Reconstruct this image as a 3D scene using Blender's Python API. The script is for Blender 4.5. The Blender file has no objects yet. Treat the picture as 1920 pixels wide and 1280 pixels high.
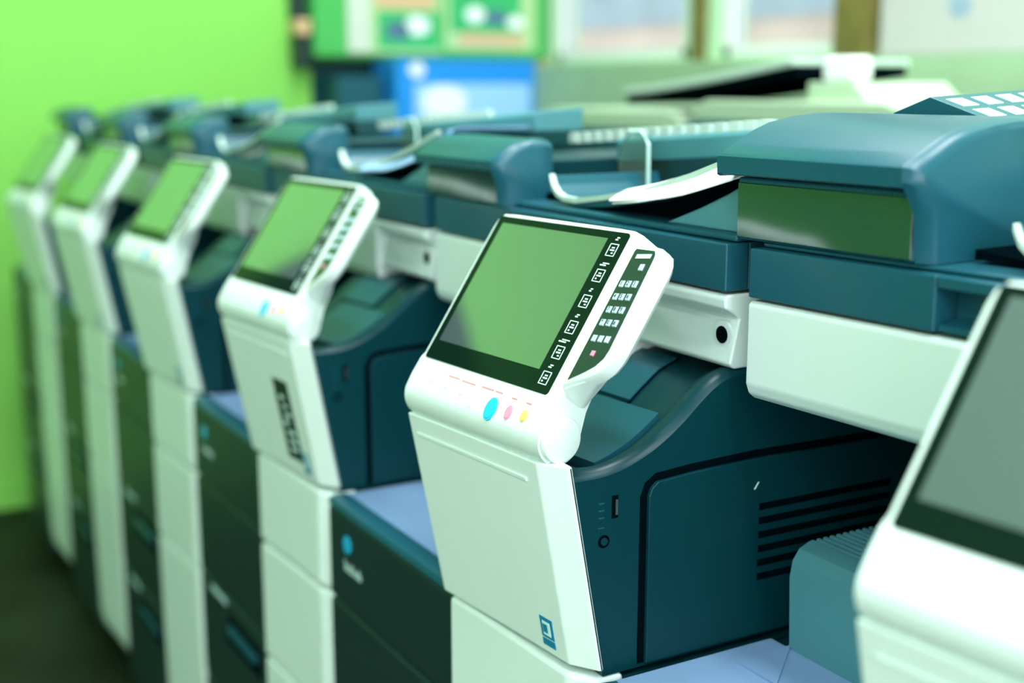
import bpy, bmesh, math, random
from mathutils import Vector, Matrix
random.seed(3)
R = math.radians
SC = bpy.context.scene
COL = SC.collection
Z0 = 0.14            # floor level below the measured datum

# ---------------------------------------------------------------- camera
cam = bpy.data.objects.new('camera', bpy.data.cameras.new('camera'))
COL.objects.link(cam)
cam.location = (0, 0, 1.27 + Z0)
cam.rotation_euler = (R(90 - 11.31), 0, R(60.2))
cam.data.sensor_width = 36
cam.data.lens = 45
cam.data.clip_start = 0.02
cam.data.dof.use_dof = True
cam.data.dof.focus_distance = 1.19
cam.data.dof.aperture_fstop = 2.15
SC.camera = cam

# ---------------------------------------------------------------- world, exposure
w = bpy.data.worlds.new('world'); SC.world = w; w.use_nodes = True
nt = w.node_tree; bg = nt.nodes['Background']
bg.inputs[0].default_value = (0.80, 0.90, 1.0, 1); bg.inputs[1].default_value = 1.7
SC.view_settings.view_transform = 'Standard'
SC.view_settings.look = 'None'
SC.view_settings.gamma = 1
SC.view_settings.exposure = 0.08

# ---------------------------------------------------------------- ceiling lamps and an added side light
def area(name, loc, rot, sx, sy, power, col):
    l = bpy.data.lights.new(name, 'AREA'); l.shape = 'RECTANGLE'; l.size = sx; l.size_y = sy
    l.energy = power; l.color = col
    o = bpy.data.objects.new(name, l); COL.objects.link(o); o.location = loc; o.rotation_euler = rot
    return o
CEIL = 4.2
LAMPS = [(-1.9, 0.75), (-0.3, 0.75), (1.4, 0.2), (1.6, -1.8), (1.0, -2.8), (-2.5, 1.9), (-0.6, 1.9)]
for i, (x, y) in enumerate(LAMPS):
    area('ceiling_lamp_light', (x, y, CEIL - 0.09), (0, 0, 0), 1.1, 0.28, 47, (0.90, 0.98, 1.0))
area('added_side_light', (2.35, -0.8, 1.6), (0, R(90), 0), 1.7, 3.4, 88, (0.97, 0.93, 1.0))  # added soft light from the right, in front of a solid wall

# ---------------------------------------------------------------- materials
def mat(name, col, rough=0.5, metal=0.0, spec=0.5, bump=0.0, bscale=600, var=0.0, vscale=4, emis=None, trans=0.0, ior=1.5, coat=0.0):
    m = bpy.data.materials.new(name); m.use_nodes = True
    t = m.node_tree; b = t.nodes['Principled BSDF']
    b.inputs['Base Color'].default_value = (*col, 1); b.inputs['Roughness'].default_value = rough
    b.inputs['Metallic'].default_value = metal; b.inputs['Specular IOR Level'].default_value = spec
    b.inputs['IOR'].default_value = ior
    b.inputs['Transmission Weight'].default_value = trans
    b.inputs['Coat Weight'].default_value = coat
    if bump or var:
        tc = t.nodes.new('ShaderNodeTexCoord')
    if bump:
        n = t.nodes.new('ShaderNodeTexNoise'); n.inputs['Scale'].default_value = bscale
        t.links.new(tc.outputs['Object'], n.inputs['Vector'])
        bp = t.nodes.new('ShaderNodeBump'); bp.inputs['Strength'].default_value = bump; bp.inputs['Distance'].default_value = 0.001
        t.links.new(n.outputs['Fac'], bp.inputs['Height']); t.links.new(bp.outputs['Normal'], b.inputs['Normal'])
    if var:
        n2 = t.nodes.new('ShaderNodeTexNoise'); n2.inputs['Scale'].default_value = vscale; n2.inputs['Detail'].default_value = 4
        t.links.new(tc.outputs['Object'], n2.inputs['Vector'])
        r = t.nodes.new('ShaderNodeValToRGB')
        r.color_ramp.elements[0].position = 0.3; r.color_ramp.elements[1].position = 0.7
        r.color_ramp.elements[0].color = (*[c * (1 - var) for c in col], 1)
        r.color_ramp.elements[1].color = (*[min(1, c * (1 + var)) for c in col], 1)
        t.links.new(n2.outputs['Fac'], r.inputs['Fac']); t.links.new(r.outputs['Color'], b.inputs['Base Color'])
    if emis:
        b.inputs['Emission Color'].default_value = (*emis[0], 1); b.inputs['Emission Strength'].default_value = emis[1]
    return m
M = dict(
 white=mat('white_plastic', (0.73, 0.86, 0.80), 0.38, bump=0.05, bscale=900),
 dark=mat('dark_teal_plastic', (0.001, 0.036, 0.046), 0.36, spec=0.25, bump=0.08, bscale=700),
 teal=mat('teal_grey_plastic', (0.010, 0.088, 0.125), 0.34, spec=0.4, bump=0.06, bscale=700),
 gloss=mat('glossy_dark_plate', (0.006, 0.040, 0.034), 0.16, spec=0.8, ior=1.8),
 front=mat('dark_front_plastic', (0.009, 0.030, 0.032), 0.42, spec=0.4, bump=0.05),
 tray=mat('tray_plastic', (0.19, 0.32, 0.52), 0.40, bump=0.04),
 pale_teal=mat('pale_teal_plastic', (0.075, 0.25, 0.29), 0.45, bump=0.05),
 black=mat('black_gap', (0.001, 0.004, 0.006), 0.8, spec=0.0),
 bezel=mat('panel_glass', (0.003, 0.014, 0.008), 0.08, spec=0.35, ior=1.45),
 lcd=mat('display_glass', (0.52, 0.60, 0.62), 0.05, metal=0.9),
 keyplate=mat('keypad_plate', (0.015, 0.032, 0.032), 0.2, spec=0.3),
 mark=mat('pale_print', (0.62, 0.86, 0.80), 0.5),
 softmark=mat('grey_print', (0.50, 0.62, 0.58), 0.6),
 key=mat('key_plastic', (0.55, 0.78, 0.82), 0.35),
 blue=mat('start_key_blue', (0.02, 0.50, 0.72), 0.3, coat=0.3),
 pink=mat('stop_key_pink', (0.85, 0.30, 0.42), 0.35),
 yellow=mat('reset_key_yellow', (0.85, 0.62, 0.16), 0.35),
 red=mat('red_print', (0.70, 0.22, 0.20), 0.5),
 cyan=mat('cyan_emblem', (0.02, 0.42, 0.68), 0.3),
 bluesticker=mat('blue_sticker', (0.01, 0.22, 0.38), 0.4),
 metal=mat('bare_metal', (0.6, 0.6, 0.5), 0.3, metal=1.0),
 blacksticker=mat('black_sticker', (0.01, 0.03, 0.02), 0.4),
 paper=mat('white_paper', (0.86, 0.88, 0.88), 0.7, bump=0.05, bscale=80),
 bluepaper=mat('pale_blue_paper', (0.34, 0.55, 0.82), 0.7),
 rubber=mat('rubber', (0.01, 0.012, 0.012), 0.8),
 guide=mat('smoky_guide_plastic', (0.50, 0.70, 0.62), 0.15, trans=0.9, ior=1.2),
 greenwall=mat('green_wall_paint', (0.23, 0.63, 0.10), 0.75, bump=0.1, bscale=60, var=0.03, vscale=1.5),
 floor=mat('dark_floor', (0.013, 0.020, 0.010), 0.6, spec=0.25, var=0.6, vscale=3.0, bump=0.1, bscale=40),
 palewall=mat('pale_mint_paint', (0.72, 0.80, 0.77), 0.8, bump=0.1, bscale=60),
 palegreen=mat('pale_green_paint', (0.46, 0.70, 0.44), 0.8, bump=0.1, bscale=60),
 ceiling=mat('ceiling_paint', (0.42, 0.50, 0.55), 0.85, bump=0.1, bscale=90),
 board=mat('green_board', (0.06, 0.42, 0.09), 0.5, var=0.05),
 postergreen=mat('poster_green', (0.03, 0.42, 0.13), 0.5),
 posterlime=mat('poster_lime', (0.42, 0.62, 0.30), 0.5),
 posterorange=mat('poster_orange', (0.66, 0.42, 0.24), 0.5),
 posterink=mat('poster_ink', (0.07, 0.16, 0.24), 0.5),
 boxblue=mat('box_blue', (0.01, 0.27, 0.80), 0.4),
 boxlight=mat('box_light_blue', (0.35, 0.62, 0.92), 0.4),
 wood=mat('brown_wood', (0.15, 0.12, 0.03), 0.5, var=0.3, vscale=12),
 tan=mat('tan_wood', (0.62, 0.42, 0.20), 0.5, var=0.1, vscale=12),
 markblue=mat('faded_blue_ink', (0.28, 0.36, 0.50), 0.5),
 boardwhite=mat('whiteboard_surface', (0.50, 0.47, 0.49), 0.35),
 posterwhite=mat('poster_white', (0.60, 0.64, 0.56), 0.5),
 frame=mat('window_frame_white', (0.72, 0.74, 0.74), 0.4),
 glass=mat('window_glass', (1, 1, 1), 0.02, trans=1.0, ior=1.05),
 sill=mat('pale_green_ledge', (0.36, 0.52, 0.33), 0.5, var=0.06, vscale=5),
 outside=mat('outside_render', (0.58, 0.48, 0.38), 0.8, var=0.12, vscale=1.6, bump=0.2, bscale=20),
 outside2=mat('outside_slate', (0.33, 0.42, 0.44), 0.7, var=0.15, vscale=2),
 lampmat=mat('lamp_diffuser', (0.9, 0.9, 0.9), 0.5, emis=((0.9, 1, 0.97), 6)),
 palegrey=mat('pale_tray_plastic', (0.52, 0.66, 0.58), 0.5),
 greytop=mat('pale_copier_plastic', (0.46, 0.60, 0.42), 0.4, bump=0.04),
)

# ---------------------------------------------------------------- mesh helpers
def new_obj(name, bm, m, parent=None, off=(0, 0, 0), bevel=0.0, seg=3, smooth=True, label=None):
    bmesh.ops.recalc_face_normals(bm, faces=bm.faces)
    for v in bm.verts: v.co -= Vector(off)
    me = bpy.data.meshes.new(name); bm.to_mesh(me); bm.free()
    ms = m if isinstance(m, (list, tuple)) else [m]
    for k in ms: me.materials.append(M[k])
    o = bpy.data.objects.new(name, me); COL.objects.link(o)
    if smooth:
        for p in me.polygons: p.use_smooth = True
        if not bevel:
            try: me.set_sharp_from_angle(angle=R(32))
            except Exception: pass
    if bevel:
        b = o.modifiers.new('bevel', 'BEVEL'); b.width = bevel; b.segments = seg
        b.limit_method = 'ANGLE'; b.angle_limit = R(20); b.harden_normals = True
    if parent is not None: o.parent = parent
    if label: o['label'] = label
    return o
def box(bm, x0, x1, y0, y1, z0, z1, mi=0):
    vs = [bm.verts.new((x, y, z)) for x in (x0, x1) for y in (y0, y1) for z in (z0, z1)]
    for f in ((0,1,3,2),(4,6,7,5),(0,4,5,1),(2,3,7,6),(0,2,6,4),(1,5,7,3)):
        fc = bm.faces.new([vs[i] for i in f]); fc.material_index = mi
    return vs
def loft(bm, loops, mi=0, caps=True):
    rows = [[bm.verts.new(p) for p in lp] for lp in loops]
    n = len(rows[0])
    for a, b in zip(rows[:-1], rows[1:]):
        for i in range(n):
            f = bm.faces.new((a[i], a[(i+1) % n], b[(i+1) % n], b[i])); f.material_index = mi
    if caps:
        for r in (rows[0], rows[-1]):
            f = bm.faces.new(r); f.material_index = mi
def prism(bm, pts, axis, a, b, mi=0):
    """pts in the two remaining axes (in x,y,z order), swept along axis from a to b"""
    def P(p, t):
        q = list(p); q.insert(axis, t); return tuple(q)
    loft(bm, [[P(p, a) for p in pts], [P(p, b) for p in pts]], mi)
def disc(bm, c, e1, e2, n, r1, r2, h, seg=32, mi=0):
    c, e1, e2, n = Vector(c), Vector(e1), Vector(e2), Vector(n)
    l = lambda t: [c + e1 * (r1 * math.cos(2*math.pi*i/seg)) + e2 * (r2 * math.sin(2*math.pi*i/seg)) + n * t for i in range(seg)]
    loft(bm, [l(0), l(h)], mi)
def tube(bm, pts, r, seg=10, mi=0):
    pts = [Vector(p) for p in pts]; loops = []
    for i, p in enumerate(pts):
        d = (pts[min(i+1, len(pts)-1)] - pts[max(i-1, 0)]).normalized()
        a = d.orthogonal().normalized(); b = d.cross(a)
        loops.append([p + a*r*math.cos(2*math.pi*k/seg) + b*r*math.sin(2*math.pi*k/seg) for k in range(seg)])
    loft(bm, loops, mi)
def text_bm(bm, s, c, e1, e2, size, mi=0, thick=0.0002):
    cu = bpy.data.curves.new('t', 'FONT'); cu.body = s; cu.size = size; cu.align_x = 'CENTER'; cu.align_y = 'CENTER'; cu.extrude = thick
    cu.resolution_u = 2
    o = bpy.data.objects.new('t', cu); COL.objects.link(o)
    bpy.context.view_layer.update()
    me = bpy.data.meshes.new_from_object(o.evaluated_get(bpy.context.evaluated_depsgraph_get()))
    c, e1, e2 = Vector(c), Vector(e1).normalized(), Vector(e2).normalized(); n = e1.cross(e2)
    mx = Matrix((( e1.x, e2.x, n.x, c.x), (e1.y, e2.y, n.y, c.y), (e1.z, e2.z, n.z, c.z), (0,0,0,1)))
    me.transform(mx); k = len(bm.faces); bm.from_mesh(me); bm.faces.ensure_lookup_table()
    for f in bm.faces[k:]: f.material_index = mi
    bpy.data.objects.remove(o); bpy.data.curves.remove(cu); bpy.data.meshes.remove(me)
def empty(name, loc, rz=0, label=None, cat=None, group=None):
    o = bpy.data.objects.new(name, None); COL.objects.link(o); o.location = loc; o.rotation_euler = (0, 0, rz)
    o.empty_display_size = 0.1
    return tag(o, label, cat, group)
def tag(o, label=None, cat=None, group=None, kind=None):
    if label: o['label'] = label
    if cat: o['category'] = cat
    if group: o['group'] = group
    if kind: o['kind'] = kind
    return o
def kids(o): return [c for c in bpy.data.objects if c.parent == o]
def copy_tree(o, parent=None):
    c = o.copy(); COL.objects.link(c)
    if parent: c.parent = parent
    for ch in kids(o): copy_tree(ch, c)
    return c
def lerp(a, b, t): return a + (b - a) * t
def interp(pts, y):
    if y <= pts[0][0]: return pts[0][1]
    for (a, b), (c, d) in zip(pts[:-1], pts[1:]):
        if y <= c:
            return lerp(b, d, (y - a) / (c - a))
    return pts[-1][1]

# ---------------------------------------------------------------- the room
def struct(name, bm, m, **k): return tag(new_obj(name, bm, m, smooth=False, **k), kind='structure')
XL, XR, YB, YF = -4.47, 2.45, 2.68, -3.2
bm = bmesh.new(); box(bm, XL-.1, XR+.1, YF-.1, YB+.1, -.1, 0); struct('floor', bm, 'floor')
bm = bmesh.new(); box(bm, XL-.1, XR+.1, YF-.1, YB+.1, CEIL, CEIL+.1); struct('ceiling', bm, 'ceiling')
bm = bmesh.new(); box(bm, XL, XL+.02, YF, YB, 0, .07); struct('baseboard_left', bm, 'greenwall')
bm = bmesh.new(); box(bm, XL-.12, XL, YF-.1, YB+.1, 0, CEIL); struct('wall_left', bm, 'greenwall')
bm = bmesh.new(); box(bm, XR, XR+.12, YF-.1, YB+.1, 0, CEIL); struct('wall_right', bm, 'palewall')
bm = bmesh.new(); box(bm, XL, -0.9, YF-.12, YF, 0, CEIL); struct('wall_front', bm, 'greenwall')
bm = bmesh.new(); box(bm, -0.9, XR, YF-.12, YF, 0, CEIL); struct('wall_front', bm, 'palewall')
bm = bmesh.new(); box(bm, XL+.002, XL+.05, -1.66, -.56, 0, 3.04); struct('door_1', bm, 'dark')
# back wall with two openings
def wx(u, y=YB):   # x on a plane y for a photo column (measured once with the camera solution)
    return u
W1 = (-4.36, -3.50); W2 = (-3.34, -2.77); WZ = (1.36 + Z0, 2.45)
bm = bmesh.new()
box(bm, XL, XR, YB, YB+.12, 0, WZ[0]); box(bm, XL, XR, YB, YB+.12, WZ[1], CEIL)
for a, b in ((XL, W1[0]), (W1[1], W2[0]), (W2[1], XR)): box(bm, a, b, YB, YB+.12, WZ[0], WZ[1])
struct('wall_back', bm, 'palegreen')
for i, (a, b) in enumerate((W1, W2)):
    bm = bmesh.new(); t = .035
    for q in ((a, a+t, WZ[0], WZ[1]), (b-t*1.6, b, WZ[0], WZ[1]), (a, b, WZ[0], WZ[0]+t), (a, b, WZ[1]-t, WZ[1])):
        box(bm, q[0], q[1], YB+.02, YB+.08, q[2], q[3])
    fr = struct('window_%d' % (i+1), bm, 'frame')
    bm = bmesh.new(); box(bm, a+t, b-t, YB+.045, YB+.051, WZ[0]+t, WZ[1]-t)
    new_obj('pane', bm, 'glass', fr, smooth=False)
bm = bmesh.new(); box(bm, W1[1]+.05, W1[1]+.10, YB-.03, YB, WZ[0]-.02, CEIL); struct('trim_1', bm, 'wood')
bm = bmesh.new(); box(bm, W2[1]+.0, W2[1]+.13, YB-.05, YB, WZ[0]-.02, CEIL); struct('trim_2', bm, 'wood')
bm = bmesh.new(); box(bm, -4.455, -4.38, YB-.06, YB, .9, 1.36+Z0); struct('trim_3', bm, 'tan')
bm = bmesh.new(); box(bm, -4.38, XR, YB-.16, YB-.001, 1.02, 1.345+Z0); o = struct('trim_4', bm, 'sill')
# outside the windows
bm = bmesh.new()
box(bm, -10.5, 1, 6.4, 6.6, -1, 1.9, 0); box(bm, -10.5, 1, 6.35, 6.6, 1.9, 4.5, 1)
for k in range(9): box(bm, -10.2+k*1.2, -9.6+k*1.2, 6.32, 6.36, 2.2, 3.4, 0)
tag(new_obj('building', bm, ['outside', 'outside2'], smooth=False), 'beige rendered building seen blurred through the back windows', 'building')
# ceiling lamps
for i, (x, y) in enumerate(LAMPS):
    bm = bmesh.new(); box(bm, x-.6, x+.6, y-.18, y+.18, CEIL-.07, CEIL)
    o = new_obj('ceiling_lamp', bm, 'frame', bevel=.005)
    tag(o, 'white fluorescent ceiling lamp above the copier room', 'lamp', 'ceiling lamps')
    bm = bmesh.new(); box(bm, x-.55, x+.55, y-.14, y+.14, CEIL-.082, CEIL-.071)
    new_obj('diffuser', bm, 'lampmat', o)

# ---------------------------------------------------------------- the copier (measured on the sharp one)
O = Vector((-1.265, 0.95, -Z0))
XLf, XRt = -1.590, -0.938
def build_copier(deep_feeder=False):
    zm = (lambda z: z) if deep_feeder else (lambda z: 1.1245 + (z-1.129)*.70)
    ym = (lambda y: y) if deep_feeder else (lambda y: .7575 + (y-.7575)*.48)
    mp = lambda pts: [(ym(y), zm(z)) for y, z in pts]
    root = empty('copier', (0, 0, 0))
    def P(name, bm, m, parent=root, bevel=0.0, **k): return new_obj(name, bm, m, parent, off=O, bevel=bevel, **k)
    # -- cabinet with casters
    bm = bmesh.new(); box(bm, -1.584, -0.944, .66, 1.28, -.085, .712); cab = P('cabinet', bm, 'dark', bevel=.006)
    for x in (-1.53, -1.00):
        for y in (.71, 1.22):
            bm = bmesh.new(); disc(bm, (x-.012, y, -.112), (0,1,0), (0,0,1), (1,0,0), .028, .028, .024, 20)
            box(bm, x-.02, x+.02, y-.02, y+.02, -.10, -.084); P('caster', bm, 'rubber')
    # -- dark front doors and drawers on the left
    xs = (-1.572, -1.197)
    def front_box(z0, z1, name, m='front'):
        bm = bmesh.new(); prism(bm, [(.612, z0), (.612, z1-.004), (.618, z1), (.662, z1), (.662, z0)], 0, *xs)
        return P(name, bm, m, bevel=.003)
    d = front_box(.583, .712, 'toner_door')
    # emblem and name on the toner door
    bm = bmesh.new(); disc(bm, (-1.508, .6122, .672), (1,0,0), (0,0,1), (0,-1,0), .0125, .0125, .0016, 28)
    P('round_emblem', bm, 'cyan', d, label='cyan round emblem')
    bm = bmesh.new(); text_bm(bm, 'bizhub', (-1.490, .6112, .641), (1,0,0), (0,0,1), .022)
    P('name_print', bm, 'mark', d, smooth=False)
    front_box(.400, .579, 'lower_door')
    for z0, z1 in ((.195, .396), (-.085, .191)):
        dr = front_box(z0, z1, 'paper_drawer')
        zc = z1 - .050
        bm = bmesh.new(); prism(bm, [(-1.43, zc-.030), (-1.41, zc+.020), (-1.25, zc+.020), (-1.24, zc-.030)], 1, .6105, .614)
        P('handle_recess', bm, 'black', dr)
        bm = bmesh.new(); prism(bm, [(.606, zc-.012), (.609, zc+.006), (.613, zc+.006), (.613, zc-.008)], 0, -1.41, -1.26)
        P('handle', bm, 'teal', dr, bevel=.002)
        bm = bmesh.new(); box(bm, -1.51, -1.42, .611, .6125, z1-.016, z1-.006); P('drawer_label', bm, 'key', dr, smooth=False)
    # -- white stripe on the right: one tall panel per storey
    def stripe(z0, z1, name, fl, fr_, bl=None, br=None, rnd=0.0, bev=.006, back=.038):
        """fl/fr_: y of the left/right front edge at the top, bl/br at the bottom"""
        bl = fl if bl is None else bl; br = fr_ if br is None else br
        def ring(z, a, b):
            c = lerp(a, b, .90)
            return [(-1.193, a, z), (-1.08, lerp(a, b, .44)-.003, z), (-.966, c-.0085, z), (-.9385, b+.006, z), (-.9385, b+back, z), (-1.193, b+back+.02, z)]
        bm = bmesh.new(); loops = []
        if rnd:
            for k in range(8):
                t = k/7; off = rnd*(1-math.sqrt(max(0, 1-(1-t)**2))); loops.append(ring(z0 + t*rnd*2.2, bl + off, br + off))
        else: loops.append(ring(z0, bl, br))
        loops.append(ring(lerp(z0, z1, .5), (fl+bl)/2, (fr_+br)/2)); loops.append(ring(z1, fl, fr_))
        loft(bm, loops); return P(name, bm, 'white', bevel=bev)
    up = stripe(.724, .932, 'front_cover', .556, .590, .597, .628, back=.0105)
    stripe(.577, .717, 'middle_cover', .603, .624)
    stripe(.385, .572, 'drawer_cover', .603, .624)
    stripe(-.085, .380, 'lower_cover', .603, .624, .607, .628, rnd=.036)
    # -- small blue conformity sticker, lower right of the cover
    def cov(x, z):  # front surface of the upper cover
        t = (z - .724)/(.932-.724); a = lerp(.597, .556, t); b = lerp(.628, .590, t)
        s = (x + 1.193)/.228
        y0 = a; y1 = lerp(a, b, .90) - .0085; ym = lerp(a, b, .44) - .003
        s2 = (x + 1.193)
        return lerp(y0, ym, s2/.113) if s2 < .113 else lerp(ym, y1, (s2-.113)/.114)
    def decal(bm, x0, x1, z0, z1, mi=0, h=.0008):
        q = [(x0, z0), (x1, z0), (x1, z1), (x0, z1)]
        loft(bm, [[(x, cov(x, z)-h, z) for x, z in q], [(x, cov(x, z)+.001, z) for x, z in q]], mi)
    bm = bmesh.new(); loft(bm, [[(x, cov(x, z) + d_, z) for z, d_ in ((.9085, .001), (.9085, -.0016), (.9125, -.0016), (.9125, .001))] for x in (-1.180, -1.14, -1.08, -1.03, -.985)])
    P('finger_lip', bm, 'white', up, bevel=.0008, seg=2)
    bm = bmesh.new(); decal(bm, -1.004, -.984, .742, .764, 0); decal(bm, -1.000, -.988, .745, .760, 1, .0012)
    decal(bm, -1.004, -.984, .733, .7405, 0); decal(bm, -.999, -.992, .748, .757, 0, .0016)
    P('blue_label', bm, ['bluesticker', 'mark'], up, label='small blue and white sticker')
    # -- raised right housing with the S-shaped dished top
    prof = [(.602,.922),(.632,.921),(.655,.925),(.674,.931),(.695,.941),(.713,.952),(.730,.965),(.745,.978),(.760,.990),(.775,.998),(.793,1.002),(.82,1.003),(1.10,1.003),(1.26,1.003)]
    bm = bmesh.new(); xsn = [-.9405,-.944,-.950,-.957,-.965,-.975,-.99,-1.02,-1.10,-1.185,-1.19]
    ysn = []
    for (a, b), (c, d_) in zip(prof[:-1], prof[1:]):
        for k in range(3): ysn.append(lerp(a, c, k/3))
    ysn.append(1.26)
    # smooth profile
    zs = [interp(prof, y) for y in ysn]
    for _ in range(3):
        zs = [zs[0]] + [(zs[i-1]+2*zs[i]+zs[i+1])/4 for i in range(1, len(zs)-1)] + [zs[-1]]
    def dip(x, y):
        t = min(1, max(0, (-.955 - x)/.04)); t = t*t*(3-2*t)
        wy = min(1, max(0, (y-.615)/.03)) * min(1, max(0, (.86-y)/.10))
        return .020*t*wy
    def rnd_(x):
        return {-.9405: .006, -.944: .002}.get(x, 0)
    grid = [[bm.verts.new((x, y, z - dip(x, y) - rnd_(x))) for x in xsn] for y, z in zip(ysn, zs)]
    for r0, r1 in zip(grid[:-1], grid[1:]):
        for i in range(len(xsn)-1): bm.faces.new((r0[i], r0[i+1], r1[i+1], r1[i]))
    def lowv(x, y): return bm.verts.new((x, y, .718))
    fy = .638
    lo0 = [bm.verts.new((x, fy, .718)) for x in xsn]; lo1 = [bm.verts.new((x, 1.26, .718)) for x in xsn]
    for i in range(len(xsn)-1):
        bm.faces.new((grid[0][i], lo0[i], lo0[i+1], grid[0][i+1])); bm.faces.new((grid[-1][i], grid[-1][i+1], lo1[i+1], lo1[i])); bm.faces.new((lo0[i], lo1[i], lo1[i+1], lo0[i+1]))
    bm.faces.new([g[0] for g in grid] + [lo1[0], lo0[0]])
    bm.faces.new([g[-1] for g in grid][::-1] + [lo0[-1], lo1[-1]])
    hs = P('side_housing', bm, 'dark')
    def surf(x, y, h=0.0):
        return (x, y, interp(list(zip(ysn, zs)), y) - dip(x, y) + h)
    def plate(name, quad, h, m, n=8, bev=.001):
        bm = bmesh.new(); (ax, ay), (bx, by), (cx, cy), (dx, dy) = quad
        top = []; bot = []
        for i in range(n+1):
            tr = []; br_ = []
            for j in range(2):
                u = i/n
                lx, ly = (lerp(ax, dx, u), lerp(ay, dy, u)) if j == 0 else (lerp(bx, cx, u), lerp(by, cy, u))
                tr.append(bm.verts.new(surf(lx, ly, h))); br_.append(bm.verts.new(surf(lx, ly, -.003)))
            top.append(tr); bot.append(br_)
        for i in range(n):
            bm.faces.new((top[i][0], top[i][1], top[i+1][1], top[i+1][0])); bm.faces.new((bot[i][0], bot[i+1][0], bot[i+1][1], bot[i][1]))
            bm.faces.new((top[i][0], top[i+1][0], bot[i+1][0], bot[i][0])); bm.faces.new((top[i][1], bot[i][1], bot[i+1][1], top[i+1][1]))
        bm.faces.new((top[0][0], bot[0][0], bot[0][1], top[0][1])); bm.faces.new((top[n][0], top[n][1], bot[n][1], bot[n][0]))
        return P(name, bm, m, hs)
    plate('top_flap', [(-1.13,.650), (-.985,.655), (-.985,.730), (-1.13,.728)], .007, 'teal')
    plate('top_flap', [(-1.15,.735), (-1.045,.737), (-1.045,.795), (-1.15,.795)], .004, 'teal')
    bm = bmesh.new(); pts = [surf(-1.045, .735 + k*.008, .0012) for k in range(9)]; tube(bm, pts, .0012, 6)
    pts = [surf(-1.045, .735, .0012), surf(-1.08, .733, .0012), surf(-1.15, .733, .0012)]; tube(bm, pts, .0016, 6)
    P('flap_seam', bm, 'black', hs)
    # -- side door with rounded corner, dark gap, vent, latch; usb port, jack
    def door_out(e):
        return [(.685-e, .722), (.685-e, .890), (.688-e*.7, .898+e*.7), (.695, .9035+e), (.737, .9065+e), (.816, .909+e), (.95, .907+e), (1.22, .905+e), (1.22, .722)]
    bm = bmesh.new(); prism(bm, door_out(.0075), 0, -.9412, -.9398); P('door_gap', bm, 'black', hs)
    bm = bmesh.new(); prism(bm, door_out(0), 0, -.9406, -.9355); dr = P('side_door', bm, 'dark', bevel=.0012)
    for k in range(6):
        z = .8585 - k*.0148
        y1 = 1.00
        bm = bmesh.new(); prism(bm, [(.820, z-.0040), (.820, z+.0032), (y1, z+.0015), (y1, z-.0055)], 0, -.9357, -.9351); P('vent_slot', bm, 'black', dr)
    bm = bmesh.new(); prism(bm, [(.812, .8775), (.817, .8845), (.8185, .8845), (.8135, .8775)], 0, -.9357, -.9348); P('latch_mark', bm, 'mark', dr)
    bm = bmesh.new(); box(bm, -.9415, -.9400, .6455, .6525, .8745, .8965, 0); box(bm, -.9402, -.9393, .6492, .6518, .8775, .8925, 1)
    P('usb_port', bm, ['black', 'metal'], hs, label='metal usb socket')
    bm = bmesh.new(); disc(bm, (-.9412, .637, .8535), (0,1,0), (0,0,1), (1,0,0), .0062, .0062, .0014, 24, 0); disc(bm, (-.9400, .637, .8535), (0,1,0), (0,0,1), (1,0,0), .0038, .0038, .0008, 24, 1)
    P('round_port', bm, ['black', 'dark'], hs)
    bm = bmesh.new()
    for k in range(3): box(bm, -.9408, -.9402, .631, .637, .876+k*.007, .8775+k*.007)
    box(bm, -.9408, -.9402, .6305, .6375, .8665, .8675); P('port_symbol', bm, 'teal', hs)
    # -- open bay on the left: tray, output box, rear column
    bm = bmesh.new(); box(bm, -1.578, -1.195, .640, .835, .712, .7195); tr = P('output_tray', bm, 'tray', bevel=.003)
    bm = bmesh.new(); prism(bm, [(.612, .7125), (.614, .7200), (.622, .7235), (.640, .7215), (.640, .7125)], 0, -1.572, -1.196); P('tray_rim', bm, 'teal', tr)
    bm = bmesh.new(); prism(bm, [(-1.549, .765), (-1.549, .835), (-1.49, .765)], 2, .7195, .7225); P('tray_corner', bm, 'tray', tr)
    pts = [(.833, .7125), (.829, .795), (.832, .812), (.840, .823), (.852, .828)]
    y = .858
    while y < 1.09:
        pts += [(y, .829), (y+.0008, .8265), (y+.004, .8265), (y+.0048, .829)]; y += .0088
    pts += [(1.10, .829), (1.10, .7125)]
    bm = bmesh.new(); prism(bm, pts, 0, -1.549, -1.192); P('ribbed_output_box', bm, 'pale_teal', bevel=.0006, seg=1)
    bm = bmesh.new(); box(bm, -1.584, -1.19, 1.10, 1.28, .7125, .981); P('rear_column', bm, 'dark', bevel=.004)
    # -- scanner housing (white) and scanner body (dark)
    bm = bmesh.new()
    prism(bm, [(.784, .980), (.776, .986), (.772, .996), (.772, 1.071), (.776, 1.0745), (1.27, 1.0745), (1.27, .980)], 0, -1.559, -1.105)
    wh = P('scanner_base', bm, 'white', bevel=.006)
    bm = bmesh.new()
    prism(bm, [(.786, 1.001), (.780, 1.006), (.790, 1.050), (.783, 1.056), (.7725, 1.061), (.772, 1.071), (.776, 1.0745), (1.27, 1.0745), (1.27, 1.004)], 0, -1.108, -.9405)
    P('recessed_end', bm, 'white', wh, bevel=.003)
    bm = bmesh.new(); disc(bm, (-.957, .7870, 1.033), (1,0,0), (0,0,1), (0,-1,0), .0135, .0135, .0035, 28, 0); disc(bm, (-.957, .7828, 1.033), (1,0,0), (0,0,1), (0,-1,0), .0085, .0085, .0006, 28, 1)
    P('screw_hole', bm, ['white', 'black'], wh, label='dark round screw hole in a white collar')
    bm = bmesh.new()
    zt, z1_ = 1.0775, 1.1235
    hx0, hx1, hz0 , hz1= -1.35, -1.20, 1.0775, 1.113
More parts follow.
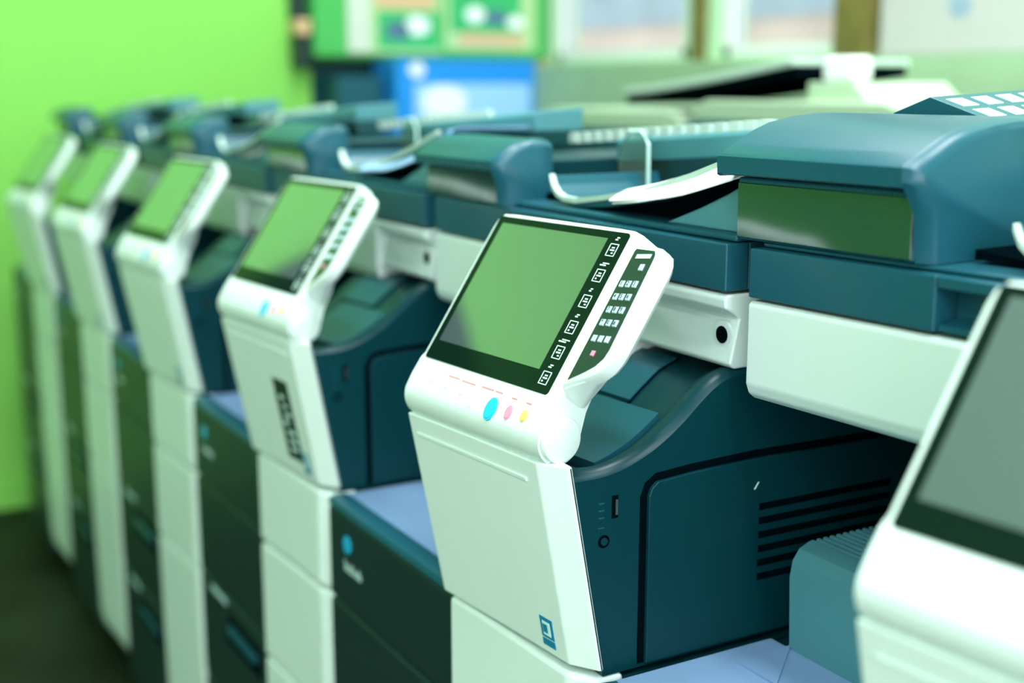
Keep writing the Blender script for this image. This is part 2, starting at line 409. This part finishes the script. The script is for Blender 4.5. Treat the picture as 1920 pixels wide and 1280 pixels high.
    box(bm, -1.559, hx0, .772, .80, zt, z1_); box(bm, hx1, -.941, .772, .80, zt, z1_); box(bm, hx0, hx1, .772, .80, hz1, z1_)
    box(bm, -1.559, -.941, .80, 1.27, zt, z1_)
    sb = P('scanner_body', bm, 'teal', bevel=.002, seg=2)
    bm = bmesh.new(); prism(bm, [(.775, 1.079), (.775, 1.083), (.799, 1.088), (.799, 1.079)], 0, hx0+.002, hx1-.002); P('grip_recess', bm, 'teal', sb)
    # platen cover and sloped top under the paper tray
    bm = bmesh.new(); box(bm, -1.376 if not deep_feeder else -1.555, -.943, .785, 1.25, 1.1240, 1.1285 if deep_feeder else 1.1315); pc = P('platen_cover', bm, 'teal', bevel=.003)
    bm = bmesh.new(); prism(bm, [(-1.07, 1.1310), (-1.01, 1.152), (-.97, 1.168), (-.945, 1.180), (-.943, 1.1310)], 1, .795, .872); P('exit_ramp', bm, 'pale_teal', pc, bevel=.003)
    # -- document feeder
    yf = .779 if deep_feeder else .775
    bm = bmesh.new(); prism(bm, [(-1.585, yf), (-1.585, ym(.93)), (-1.379, ym(.93)), (-1.379, yf)], 2, zm(1.1290), zm(1.187))
    df = P('document_feeder', bm, 'teal', bevel=.003)
    bm = bmesh.new(); box(bm, -1.583, -1.381, yf-.0015, yf+.004, zm(1.131), zm(1.182)); P('front_plate', bm, 'gloss', df, bevel=.001)
    bm = bmesh.new(); box(bm, -1.583, -1.378, yf+.007, ym(.925), zm(1.1872), zm(1.1895)); P('lid_gap', bm, 'black', df)
    lp = mp([(.762, 1.1895), (.7585, 1.191), (.7575, 1.2065), (.7600, 1.2090), (.778, 1.2180), (.80, 1.2290), (.82, 1.2360), (.85, 1.2412), (.885, 1.2440), (.91, 1.2440), (.925, 1.240), (.93, 1.1895)])
    bm = bmesh.new(); loft(bm, [[(x, yy, zz - dz) for yy, zz in lp] for x, dz in ((-1.591, .0015), (-1.589, 0), (-1.378, 0))])
    P('feeder_lid', bm, 'teal', df)
    cpf = mp([(.780, 1.1292), (.774, 1.170), (.7575, 1.195), (.7575, 1.2065), (.7600, 1.2090), (.778, 1.2180), (.80, 1.2290), (.82, 1.2360), (.85, 1.2412), (.885, 1.2440), (.91, 1.2440), (.925, 1.240), (.93, 1.1292)])
    bm = bmesh.new(); loft(bm, [[(x, yy + (dy if i < 9 else 0), zz - (dz if i > 1 and i < 12 else 0)) for i, (yy, zz) in enumerate(cpf)]
        for x, dy, dz in ((-1.3780, 0, 0), (-1.372, .002, .0006), (-1.3660, .006, .003), (-1.3625, .012, .008))])
    P('end_column', bm, 'teal', df)
    bm = bmesh.new(); box(bm, -1.583, -1.40, ym(.93)+.001, 1.20, 1.1335, zm(1.205)); P('feed_unit', bm, 'dark', df, bevel=.004)
    if deep_feeder:
        # raised ridge with rows of printed instructions on its sloping side
        bm = bmesh.new(); loft(bm, [[(-1.545, .94, 1.185), (-1.545, .94, 1.244), (-1.502, .94, 1.2595), (-1.402, .94, 1.230), (-1.402, .94, 1.185)],
                                    [(-1.545, 1.10, 1.185), (-1.545, 1.10, 1.248), (-1.502, 1.10, 1.267), (-1.402, 1.10, 1.236), (-1.402, 1.10, 1.185)]])
        P('ridge_cover', bm, 'teal', df, bevel=.0015)
        bm = bmesh.new()
        for i in range(3):
            for j in range(4):
                a0 = .10 + i*.30; a1 = a0 + .20; y0 = .950 + j*.036; y1 = y0 + .023
                def q(a, y, h=.0007):
                    z = lerp(lerp(1.2595, 1.230, a), lerp(1.267, 1.236, a), (y-.94)/.16)
                    return (lerp(-1.502, -1.402, a), y, z + h)
                loft(bm, [[q(a0, y0), q(a1, y0), q(a1, y1), q(a0, y1)], [q(a0, y0, -.001), q(a1, y0, -.001), q(a1, y1, -.001), q(a0, y1, -.001)]])
        P('instruction_print', bm, 'mark', df, smooth=False)
    # document tray: curved sheet
    tp = [(-1.302, 1.166), (-1.296, 1.154), (-1.286, 1.146), (-1.272, 1.1420), (-1.245, 1.1415), (-1.19, 1.149), (-1.11, 1.162), (-1.03, 1.183), (-.950, 1.208)]
    bm = bmesh.new(); und = [(x, z - (.004 + .010*math.sin(math.pi*min(1, max(0, (x+1.302)/.35))))) for x, z in tp][::-1]
    def prism_y(pp, y0, y1): prism(bm, pp, 1, y0, y1)
    prism_y(tp + und, .800, .955)
    dt = P('document_tray', bm, 'teal', df, bevel=.0015)
    bm = bmesh.new(); prism_y([(x, z+.0012) for x, z in tp] + [(x, z-.0045) for x, z in tp[::-1]], .7965, .8045); P('tray_lip', bm, 'palegrey', df)
    # smoky front paper guide, rear guide bar with printed paper marks
    bm = bmesh.new(); prism(bm, [(-1.345, 1.148), (-1.345, 1.190), (-1.325, 1.212), (-1.300, 1.214), (-1.286, 1.200), (-1.283, 1.146)], 1, .925, .930); P('paper_guide', bm, 'guide', df, bevel=.001)
    bm = bmesh.new(); tube(bm, [(-1.283, .927, 1.146), (-1.284, .927, 1.200), (-1.299, .927, 1.215), (-1.325, .927, 1.214)], .0022, 8); P('guide_rim', bm, 'mark', df)
    bm = bmesh.new(); loft(bm, [[(-1.395, .957, 1.172), (-1.395, .955, 1.198), (-1.395, .960, 1.203), (-1.395, 1.04, 1.208), (-1.395, 1.04, 1.172)],
                                [(-.955, .957, 1.205), (-.955, .955, 1.228), (-.955, .960, 1.233), (-.955, 1.04, 1.238), (-.955, 1.04, 1.205)]])
    P('rear_guide', bm, 'pale_teal', df, bevel=.002)
    bm = bmesh.new()
    for k in range(11 if deep_feeder else 16):
        x0 = (-1.385 if deep_feeder else -1.385 - 5*.0265) + k*.0265; x1 = x0 + .017
        zb = lambda x: lerp(1.203, 1.233, (x+1.395)/.44)
        box(bm, x0, x1, .960, .972, zb(x0)-.002, zb(x0)+.011)
    P('paper_size_marks', bm, 'softmark', df)
    bm = bmesh.new(); prism(bm, [(-1.355, 1.1316), (-1.355, 1.140), (-1.27, 1.1325), (-1.19, 1.136), (-1.10, 1.149), (-1.02, 1.169), (-.97, 1.187), (-.944, 1.195), (-.944, 1.1316)], 1, .825, .952)
    P('under_tray_shade', bm, 'black', df)  # black block standing in for the shade beneath the document tray
    # -- control panel, hinge roll and arm
    yaw, tilt = R(5.815), R(55.2)
    e1 = Vector((math.cos(yaw), math.sin(yaw), 0)); nh = Vector((-math.sin(yaw), math.cos(yaw), 0))
    e2 = nh*math.cos(tilt) + Vector((0, 0, math.sin(tilt))); nn = e1.cross(e2)   # nn points to the viewer
    BR = Vector((-.975, .5948, .9905))
    def L(a, b, c=0.0):
        wing = max(0, a-.013)
        return BR + e1*(a - wing*.05) + e2*b + nn*(c + wing*.20)
    bm = bmesh.new()
    out = [(-.2175,-.012), (-.2178,.160), (-.216,.171), (-.209,.1775), (-.19,.1785), (-.02,.1790), (0,.1785), (.012,.1755), (.030,.1690), (.047,.1625),
           (.060,.1605), (.070,.1560), (.0765,.148), (.0785,.138), (.078,.060), (.0765,.048), (.072,.038), (.062,.030), (.045,.0235), (.028,.0185), (.0165,.0135), (.0150,.0), (.0150,-.012)]
    main_o = [p for p in out if p[0] <= .0125] ; main_o = [(-.2175,-.012), (-.2178,.160), (-.216,.171), (-.209,.1775), (-.19,.1785), (-.02,.1790), (0,.1785), (.012,.1755), (.013,.1752), (.013,-.012)]
    wing_o = [(.0128,.1752)] + [p for p in out[8:21]] + [(.0128,.0128)]
    ins = lambda k: [(a + (.6*k if a < -.2 else -.6*k if a > .07 else 0), b + (-k if b > .15 else 0)) for a, b in out]
    def slab(o_, cx, cy_, left, right):
        def sh(k):
            return [(a + (k if (a < cx and left) else -k if (a > cx and right) else 0), b + (-k if b > cy_ else (k if right else 0))) for a, b in o_]
        loft(bm, [[L(a, b, -.019) for a, b in sh(.004)], [L(a, b, -.014) for a, b in o_], [L(a, b, -.004) for a, b in o_], [L(a, b, -.0012) for a, b in sh(.0010)], [L(a, b, 0) for a, b in sh(.0028)]])
    slab(main_o, -.1, .1, True, False); slab(wing_o, .04, .1, False, True)
    cp = P('control_panel', bm, 'white')
    # roll (hinge) below the screen
    cy, cz, r = .0030, -.0385, .0245
    pr_ = [(0.0, .0)]
    for k in range(19):
        a = R(158 + k*11.0); pr_.append((cy + r*math.cos(a), cz + r*math.sin(a)))
    pr_ = [(0.0, 0.0), (-.0115, -.0155)] + pr_[1:] + [(.034, -.018), (.046, .004), (.054, .028), (.040, .030)]
    H_ = lambda a, h, v: BR + e1*a + nh*h + Vector((0, 0, v))
    bm = bmesh.new(); loft(bm, [[H_(a, h, v) for h, v in pr_] for a in (-.2178, -.214, .0135, .0155)])
    P('hinge_roll', bm, 'white', cp)
    bm = bmesh.new()
    lo = lambda a, rr: [H_(a, cy + rr*math.cos(t*math.pi/20), cz + .0005 + rr*math.sin(t*math.pi/20)) for t in range(40)]
    loft(bm, [lo(.012, .0195), lo(.0168, .0195), lo(.0168, .0222), lo(.0185, .0222), lo(.0205, .0212), lo(.0212, .0195)])
    P('hinge_cap', bm, 'white', cp)
    # keypad bulge joining the roll: flared skirt
    bm = bmesh.new()
    loft(bm, [[L(.0150, .012, -.001), L(.045, .0235, -.003), L(.066, .034, -.006), L(.066, .045, -.018), L(.02, .045, -.018)],
              [H_(.014, .012, -.010), H_(.014, .024, -.012), H_(.014, .030, -.014), H_(.010, .034, -.018), H_(.004, .020, -.012)]])
    P('panel_arm', bm, 'white', cp, bevel=.003)
    # glass and display
    def lbox(bm, a0, a1, b0, b1, c0, c1, mi=0):
        loft(bm, [[L(a0, b0, c0), L(a1, b0, c0), L(a1, b1, c0), L(a0, b1, c0)], [L(a0, b0, c1), L(a1, b0, c1), L(a1, b1, c1), L(a0, b1, c1)]], mi)
    def rounded(a0, a1, b0, b1, rr, n=5):
        pts = []
        for (ca, cb, s) in ((a1-rr, b0+rr, -90), (a1-rr, b1-rr, 0), (a0+rr, b1-rr, 90), (a0+rr, b0+rr, 180)):
            for k in range(n+1):
                t = R(s + 90*k/n); pts.append((ca + rr*math.cos(t), cb + rr*math.sin(t)))
        return pts
    bm = bmesh.new(); q = rounded(-.2115, .0005, .0008, .1735, .004); loft(bm, [[L(a, b, -.001) for a, b in q], [L(a, b, .0007) for a, b in q]])
    P('glass_bezel', bm, 'bezel', cp)
    bm = bmesh.new(); lbox(bm, -.2015, -.0275, .0225, .1655, .0002, .00095); P('display', bm, 'lcd', cp, smooth=False)
    # touch icons down the right edge of the glass
    for k, s in enumerate((.154, .126, .098, .070, .043, .016)):
        bm = bmesh.new(); c = -.0135; w_, h_ = .0062, .0068; t = .0009
        for a0, a1, b0, b1 in ((c-w_, c+w_, s-h_, s-h_+t), (c-w_, c+w_, s+h_-t, s+h_), (c-w_, c-w_+t, s-h_, s+h_), (c+w_-t, c+w_, s-h_, s+h_)):
            lbox(bm, a0, a1, b0, b1, .0006, .0011)
        lbox(bm, c-.0030, c+.0030, s-.0010, s+.0006, .0006, .0011); lbox(bm, c-.0018, c+.0022, s+.0018, s+.0032, .0006, .0011)
        if k % 2: lbox(bm, c-.0030, c-.001, s-.0042, s-.0026, .0006, .0011)
        else: lbox(bm, c+.0005, c+.0030, s-.0040, s-.0026, .0006, .0011)
        P('touch_icon', bm, 'mark', cp, smooth=False)
        bm = bmesh.new()
        ww = (.0025, .006, .0022, .0026, .0075, .0030)[k]
        lbox(bm, c-ww, c+ww*.4, s+.0105, s+.0120, .0006, .0011); lbox(bm, c-ww*.5, c+ww, s+.0128, s+.0140, .0006, .0011)
        P('icon_caption', bm, 'mark', cp, smooth=False)
    # numeric keypad on the right wing
    kp = [(.0190,.1560), (.0205,.1585), (.0545,.1560), (.0580,.1525), (.0590,.148), (.0640,.055), (.0620,.046), (.0540,.0375), (.040,.0300), (.026,.0240), (.0185,.0205)]
    bm = bmesh.new(); loft(bm, [[L(a, b, -.001) for a, b in kp], [L(a, b, .0008) for a, b in kp]]); P('keypad_plate', bm, 'keyplate', cp)
    digits = '1234567890*#'; n = 0
    def key(a, s, txt, m='key', w_=.0036, h_=.0036):
        bm = bmesh.new(); loft(bm, [[L(a-w_, s-h_, .0004), L(a+w_, s-h_, .0004), L(a+w_, s+h_, .0004), L(a-w_, s+h_, .0004)],
                                    [L(a-w_*.8, s-h_*.8, .0022), L(a+w_*.8, s-h_*.8, .0022), L(a+w_*.8, s+h_*.8, .0022), L(a-w_*.8, s+h_*.8, .0022)]], 0)
        if txt: text_bm(bm, txt, L(a, s, .0024), e1, e2, .0062, 1, .0001)
        P('key', bm, [m, 'black'], cp, smooth=False)
    for rI, s in enumerate((.1210, .1075, .0940, .0805)):
        for cI in range(3):
            key(.0275 + cI*.0118 + rI*.0004, s, ('123', '456', '789', '*0#')[rI][cI])
    for cI in range(3): key(.0285 + cI*.0122, .0640, '')
    key(.0400, .0490, '', 'pink', .0030, .0030)
    key(.0470, .1385, '')
    bm = bmesh.new(); lbox(bm, .0270, .0535, .1480, .1525, .0006, .0012); P('keypad_label', bm, 'mark', cp, smooth=False)
    # keys on the roll below the glass
    def roll_pt(a, v):   # surface point on the slope between glass and roll
        p0 = (0.0, 0.0); p1 = (-.0115, -.0155); p2 = (cy + r*math.cos(R(158)), cz + r*math.sin(R(158)))
        # piecewise in h,v
        if v > p1[1]: t = v/p1[1]; h = p1[0]*t
        elif v > p2[1]: t = (v-p1[1])/(p2[1]-p1[1]); h = lerp(p1[0], p2[0], t)
        else: h = cy - math.sqrt(max(0, r*r-(v-cz)**2))
        return H_(a, h, v)
    def oval(a, v, ra, rb, m, name, lab=None):
        c = roll_pt(a, v); up_ = (roll_pt(a, v+.004) - roll_pt(a, v-.004)).normalized(); nrm = e1.cross(up_)
        bm = bmesh.new(); disc(bm, c - nrm*.002, e1, up_, nrm, ra, rb, .0030, 28); disc(bm, c - nrm*.002, e1, up_, nrm, ra*.8, rb*.8, .0036, 28)
        P(name, bm, m, cp, label=lab)
    oval(-.0660, -.0235, .0085, .0118, 'blue', 'start_button', 'blue oval button')
    oval(-.0385, -.0215, .0050, .0072, 'pink', 'stop_button', 'pink oval button')
    oval(-.0150, -.0200, .0045, .0058, 'yellow', 'reset_button', 'yellow oval button')
    bm = bmesh.new()
    for a, v, wd in ((-.145, -.0085, .010), (-.118, -.0090, .012), (-.085, -.0085, .010), (-.066, -.0085, .006), (-.040, -.0095, .004), (-.017, -.0095, .004)):
        c = roll_pt(a, v); up_ = (roll_pt(a, v+.003) - roll_pt(a, v-.003)).normalized(); nrm = e1.cross(up_)
        loft(bm, [[c + e1*(i*wd) + up_*(j*.0007) + nrm*h for i, j in ((-1,-1),(1,-1),(1,1),(-1,1))] for h in (-.0005, .0004)])
    P('button_caption', bm, 'red', cp, smooth=False, label='fine red lettering above the buttons')
    bm = bmesh.new()
    for a, v in ((-.180, -.018), (-.150, -.019), (-.122, -.020), (-.100, -.028)):
        c = roll_pt(a, v); up_ = (roll_pt(a, v+.003) - roll_pt(a, v-.003)).normalized(); nrm = e1.cross(up_)
        loft(bm, [[c + e1*(i*.003) + up_*(j*.0008) + nrm*h for i, j in ((-1,-1),(1,-1),(1,1),(-1,1))] for h in (-.0005, .0004)])
    P('indicator_mark', bm, 'key', cp, smooth=False)
    return root
PITCH = .6505
master = build_copier()
LABELS = [
 'sharply focused white and dark teal copier with the blue start button and green-reflecting screen',
 'copier with a black sticker down its white front cover, left of the sharp one',
 'blurred copier between the one with the black sticker and the two farther ones',
 'blurred copier second from the green wall, its screen a narrow green sliver',
 'farthest copier of the row, right against the green wall',
]
G = 'office copiers standing side by side in a row'
copiers = []
for i in range(5):
    c = master if i == 0 else copy_tree(master)
    c.location = (O.x - i*PITCH, O.y, 0); tag(c, LABELS[i], 'copier', G); copiers.append(c)
near = build_copier(True)
tag(near, 'nearest copier cut off by the right edge of the photo, with a grey display', 'copier', G)
copiers.append(near)
near.location = (O.x + .651, O.y, 0)
# its scanner and feeder sit very slightly askew on the body
for ch in kids(near):
    if ch.name.split('.')[0] in ('control_panel', 'front_cover'): ch.location.z = .013
pivot = Vector((-1.559 - O.x, .772 - O.y, 0)); rot = Matrix.Rotation(R(3.6), 3, 'Z')
for ch in kids(near):
    if ch.name.split('.')[0] in ('scanner_base', 'scanner_body', 'platen_cover', 'document_feeder'):
        ch.rotation_euler = (0, 0, R(3.6)); ch.location = pivot - rot @ pivot
# black sticker of the second copier
bm = bmesh.new()
def cov2(x, z):
    t = (z - .724)/(.932-.724); a = lerp(.597, .556, t); b = lerp(.628, .590, t); s2 = x + 1.193
    ym = lerp(a, b, .44)-.003; y1 = lerp(a, b, .90)-.0085
    return lerp(a, ym, s2/.113) if s2 < .113 else lerp(ym, y1, (s2-.113)/.114)
def dec2(bm, x0, x1, z0, z1, mi, h):
    q = [(x0, z0), (x1, z0), (x1, z1), (x0, z1)]
    loft(bm, [[(x, cov2(x, z)-h, z) for x, z in q], [(x, cov2(x, z)+.001, z) for x, z in q]], mi)
dec2(bm, -1.060, -1.012, .752, .872, 0, .0008)
random.seed(5)
for k in range(7):
    z = .765 + k*.013; x = -1.052 + random.random()*.012
    dec2(bm, x, x + .010 + random.random()*.014, z, z+.006, 1, .0012)
bm.verts.ensure_lookup_table()
for v in bm.verts: v.co.x += .008; v.co.z -= .006; v.co.y += .0022
new_obj('black_sticker', bm, ['blacksticker', 'mark'], copiers[1], off=O, smooth=False, label='black sticker with pale lettering')

# ---------------------------------------------------------------- papers on the document trays
def sheets(i, dx, dy, w_, d_, m, label, lift=.002, skew=0, n=3, droop=.03):
    """a thin stack following the slope of the tray of copier i"""
    tp = [(-1.25, 1.1440), (-1.19, 1.149), (-1.11, 1.162), (-1.03, 1.183), (-.950, 1.208), (-.90, 1.224)]
    bm = bmesh.new()
    N = 8
    for s in range(n):
        ox = dx + s*.004*(1 if s % 2 else -1); oy = dy + s*.003; h = lift + s*.0016; a = R(skew + s*2.5)
        ds = (0, .008, .016, .026, .04, d_*.6, d_); T = []; B = []
        for k in range(N+1):
            tr = []; br_ = []
            for dd in ds:
                x = ox + w_*k/N; y = oy + dd
                cx_, cy_ = ox + w_/2, oy + d_/2
                xr = cx_ + (x-cx_)*math.cos(a) - (y-cy_)*math.sin(a); yr = cy_ + (x-cx_)*math.sin(a) + (y-cy_)*math.cos(a)
                z = interp(tp, xr) + h - droop*max(0, (.03-dd)/.03)**1.5*(.4+.6*k/N) + .0008*math.sin(k*.9)
                tr.append(bm.verts.new((xr, yr, z))); br_.append(bm.verts.new((xr, yr + (.0004 if dd == 0 else 0), z-.0012)))
            T.append(tr); B.append(br_)
        m_ = len(ds)
        for k in range(N):
            for j in range(m_-1):
                bm.faces.new((T[k][j], T[k+1][j], T[k+1][j+1], T[k][j+1])); bm.faces.new((B[k][j], B[k][j+1], B[k+1][j+1], B[k+1][j]))
            for j in (0, m_-1): bm.faces.new((T[k][j], B[k][j], B[k+1][j], T[k+1][j]))
        for k in (0, N):
            for j in range(m_-1): bm.faces.new((T[k][j], T[k][j+1], B[k][j+1], B[k][j]))
    base = Vector((O.x, O.y, -Z0 - (0))) 
    o = new_obj('paper_sheets', bm, m, off=(O.x, O.y, -Z0))
    o.location = (O.x - i*PITCH, O.y, 0)
    tag(o, label, 'paper')
sheets(0, -1.15, .780, .215, .16, 'paper', 'white paper sheets lying on the feeder tray of the sharply focused copier', skew=-3)
sheets(1, -1.20, .788, .25, .15, 'bluepaper', 'bluish white sheets on the feeder tray of the copier with the black sticker')
sheets(2, -1.24, .805, .16, .14, 'paper', 'small whitish sheets on the feeder tray of the third copier from the right', n=2)

# ---------------------------------------------------------------- display board and posters on the left wall
def onleft(y0, y1, z0, z1, t0, t1, mi=0, bm=None):
    box(bm, XL + t0, XL + t1, y0, y1, z0 + Z0, z1 + Z0, mi)
db = empty('display_board', (XL, 2.15, 1.5), label='bright green display board on the left wall carrying two posters', cat='display board')
def Pb(name, bm, m, **k): return new_obj(name, bm, m, db, off=(XL, 2.15, 1.5), **k)
bm = bmesh.new(); onleft(1.70, 2.66, 1.370, 2.3, .001, .10, 0, bm); Pb('panel', bm, 'board', bevel=.006)
bm = bmesh.new(); onleft(1.645, 1.69, 1.33, 1.44, .001, .09, 0, bm); onleft(1.64, 1.69, 1.50, 2.3, .001, .05, 0, bm); Pb('edge_trim', bm, 'front', bevel=.006)
bm = bmesh.new(); onleft(1.635, 1.69, 1.442, 1.498, .001, .10, 0, bm); Pb('orange_clip', bm, 'posterorange', bevel=.01, label='orange clip')
def poster(y0, y1, z0, z1, parts, label):
    bm = bmesh.new(); onleft(y0, y1, z0, z1, .1015, .104, 0, bm)
    o = new_obj('poster', bm, 'posterlime', smooth=False); tag(o, label, 'poster')
    for nm, a, b, c, d_, m in parts:
        bm = bmesh.new()
        if nm == 'printer_picture':
            cy_, cz_, ry, rz_ = (a+b)/2, (c+d_)/2 + Z0, (b-a)/2, (d_-c)/2
            disc(bm, (XL+.1045, cy_, cz_), (0,1,0), (0,0,1), (1,0,0), ry, rz_, .001, 24)
        else: onleft(a, b, c, d_, .104, .105, 0, bm)
        new_obj(nm, bm, m, o, smooth=False)
poster(1.825, 2.195, 1.385, 1.95, [('white_margin', 1.827, 1.91, 1.386, 1.949, 'posterwhite'), ('green_field', 1.94, 2.19, 1.40, 1.535, 'postergreen'), ('orange_band', 1.93, 2.17, 1.545, 1.60, 'posterorange'),
    ('green_field', 1.93, 2.19, 1.61, 1.9, 'postergreen'), ('printer_picture', 1.97, 2.07, 1.43, 1.50, 'posterink'), ('printer_picture', 2.05, 2.15, 1.45, 1.52, 'paper')], 'poster with a white left margin, left one of the two on the green board')
poster(2.215, 2.60, 1.40, 1.95, [('green_field', 2.235, 2.54, 1.465, 1.93, 'postergreen'), ('orange_band', 2.27, 2.55, 1.415, 1.46, 'posterorange'), ('printer_picture', 2.38, 2.48, 1.49, 1.55, 'posterink'),
    ('printer_picture', 2.30, 2.38, 1.50, 1.56, 'paper'), ('printer_picture', 2.48, 2.55, 1.48, 1.53, 'paper')], 'green poster with an orange lower band, right one on the green board')
# shelf with the blue carton
sh = empty('wall_shelf', (XL, 2.2, 1.0), label='dark teal shelf unit under the display board', cat='shelf')
bm = bmesh.new(); box(bm, XL+.001, XL+.26, 1.72, 2.62, 1.20, 1.225); box(bm, XL+.001, XL+.02, 1.72, 2.62, 1.225, 1.50); box(bm, XL+.001, XL+.26, 2.60, 2.62, 0, 1.20); box(bm, XL+.001, XL+.26, 1.72, 1.74, 0, 1.20)
new_obj('shelf_frame', bm, 'dark', sh, off=(XL, 2.2, 1.0), bevel=.003)
bm = bmesh.new(); box(bm, XL+.03, XL+.16, 1.76, 1.93, 1.226, 1.44); tag(new_obj('carton', bm, 'teal', bevel=.004), 'dark teal carton on the wall shelf beside the blue one', 'box')
bx = empty('carton', (XL+.14, 2.23, 1.226), label='wide blue and white carton on the shelf below the posters', cat='box')
bm = bmesh.new(); box(bm, XL+.03, XL+.24, 1.95, 2.52, 1.226, 1.50)
new_obj('carton_body', bm, 'boxblue', bx, off=(XL+.14, 2.23, 1.226), bevel=.004)
bm = bmesh.new(); box(bm, XL+.2402, XL+.2412, 2.02, 2.50, 1.235, 1.415); new_obj('light_print', bm, 'boxlight', bx, off=(XL+.14, 2.23, 1.226), smooth=False)
bm = bmesh.new(); disc(bm, (XL+.2412, 2.14, 1.35), (0,1,0), (0,0,1), (1,0,0), .09, .06, .001, 28); new_obj('white_swirl', bm, 'paper', bx, off=(XL+.14, 2.23, 1.226), smooth=False)
bm = bmesh.new(); disc(bm, (XL+.2402, 2.03, 1.465), (0,1,0), (0,0,1), (1,0,0), .03, .026, .001, 28); new_obj('white_emblem', bm, 'paper', bx, off=(XL+.14, 2.23, 1.226), smooth=False)
# whiteboard right of the windows
wb = empty('whiteboard', (-2.36, YB-.02, 1.95), label='pale whiteboard with a faint blue mark, right of the back windows', cat='whiteboard')
bm = bmesh.new(); box(bm, -2.62, -2.13, YB-.02, YB-.001, WZ[0]-.01, 2.45); new_obj('board_surface', bm, 'boardwhite', wb, off=(-2.36, YB-.02, 1.95), bevel=.003)
bm = bmesh.new(); disc(bm, (-2.35, YB-.0205, 1.36+Z0+.11), (1,0,0), (0,0,1), (0,-1,0), .035, .03, .001, 24); new_obj('blue_mark', bm, 'markblue', wb, off=(-2.36, YB-.02, 1.95), smooth=False)

# ---------------------------------------------------------------- second row of machines behind
def pale_printer(x0, x1, y0, y1, ztop, label, tray=None, tray_m='greytop'):
    cx_ = (x0+x1)/2; org = (cx_, (y0+y1)/2, 0)
    r_ = empty('large_printer', org, label=label, cat='printer', group='large printers in the back row')
    Q = lambda name, bm, m, **k: new_obj(name, bm, m, r_, off=org, **k)
    z = ztop + Z0
    bm = bmesh.new(); box(bm, x0+.01, x1-.01, y0+.01, y1, 0.0, z-.10); Q('body', bm, 'dark', bevel=.01)
    bm = bmesh.new(); box(bm, x0, x1, y0-.01, y1+.01, z-.098, z-.045); Q('scanner', bm, 'teal', bevel=.006)
    bm = bmesh.new(); prism(bm, [(x0+.005, z-.044), (x0+.02, z-.012), (x0+.06, z), (x1-.06, z), (x1-.01, z-.012), (x1-.005, z-.044)], 1, y0, y1); Q('lid', bm, 'greytop', bevel=.006)
    if tray:
        a, b, za, zb_ = tray
        tpz = [(lerp(a, b, k/6), lerp(za, zb_, (k/6)**1.3) + Z0) for k in range(7)]
        bm = bmesh.new(); prism(bm, tpz + [(p[0], p[1]-.014) for p in tpz[::-1]], 1, y0+.01, y0+.33); tr_ = Q('document_tray', bm, tray_m, bevel=.003)
        bm = bmesh.new(); prism(bm, [(p[0], p[1]-.0145) for p in tpz] + [(p[0], p[1]-.034) for p in tpz[::-1]], 1, y0+.02, y0+.32); Q('tray_underside', bm, 'black')
        bm = bmesh.new(); prism(bm, [(b+.002, z-.002), (b+.002, z+.036), (b+.125, z+.036), (b+.17, z-.002)], 1, y0+.05, y0+.3); Q('tray_post', bm, 'greytop', bevel=.004)
    return r_
pale_printer(-2.86, -2.26, 1.72, 2.36, 1.215, 'back row printer with a pale grey-green lid, left of the raised feeder tray')
pale_printer(-2.24, -1.62, 1.72, 2.36, 1.240, 'back row printer whose pale feeder tray is raised above a dark gap', tray=(-2.50, -1.93, 1.262, 1.322), tray_m='palegrey')
pale_printer(-1.60, -0.98, 1.72, 2.36, 1.250, 'back row printer nearest the camera, pale green lid behind the nearest feeder')
bm = bmesh.new(); box(bm, -1.925, -1.84, 1.80, 1.86, 1.24+Z0+.0365, 1.24+Z0+.085); tag(new_obj('paper_pack', bm, 'paper', bevel=.012), 'small white paper pack on the back row printer beside its raised tray', 'paper')
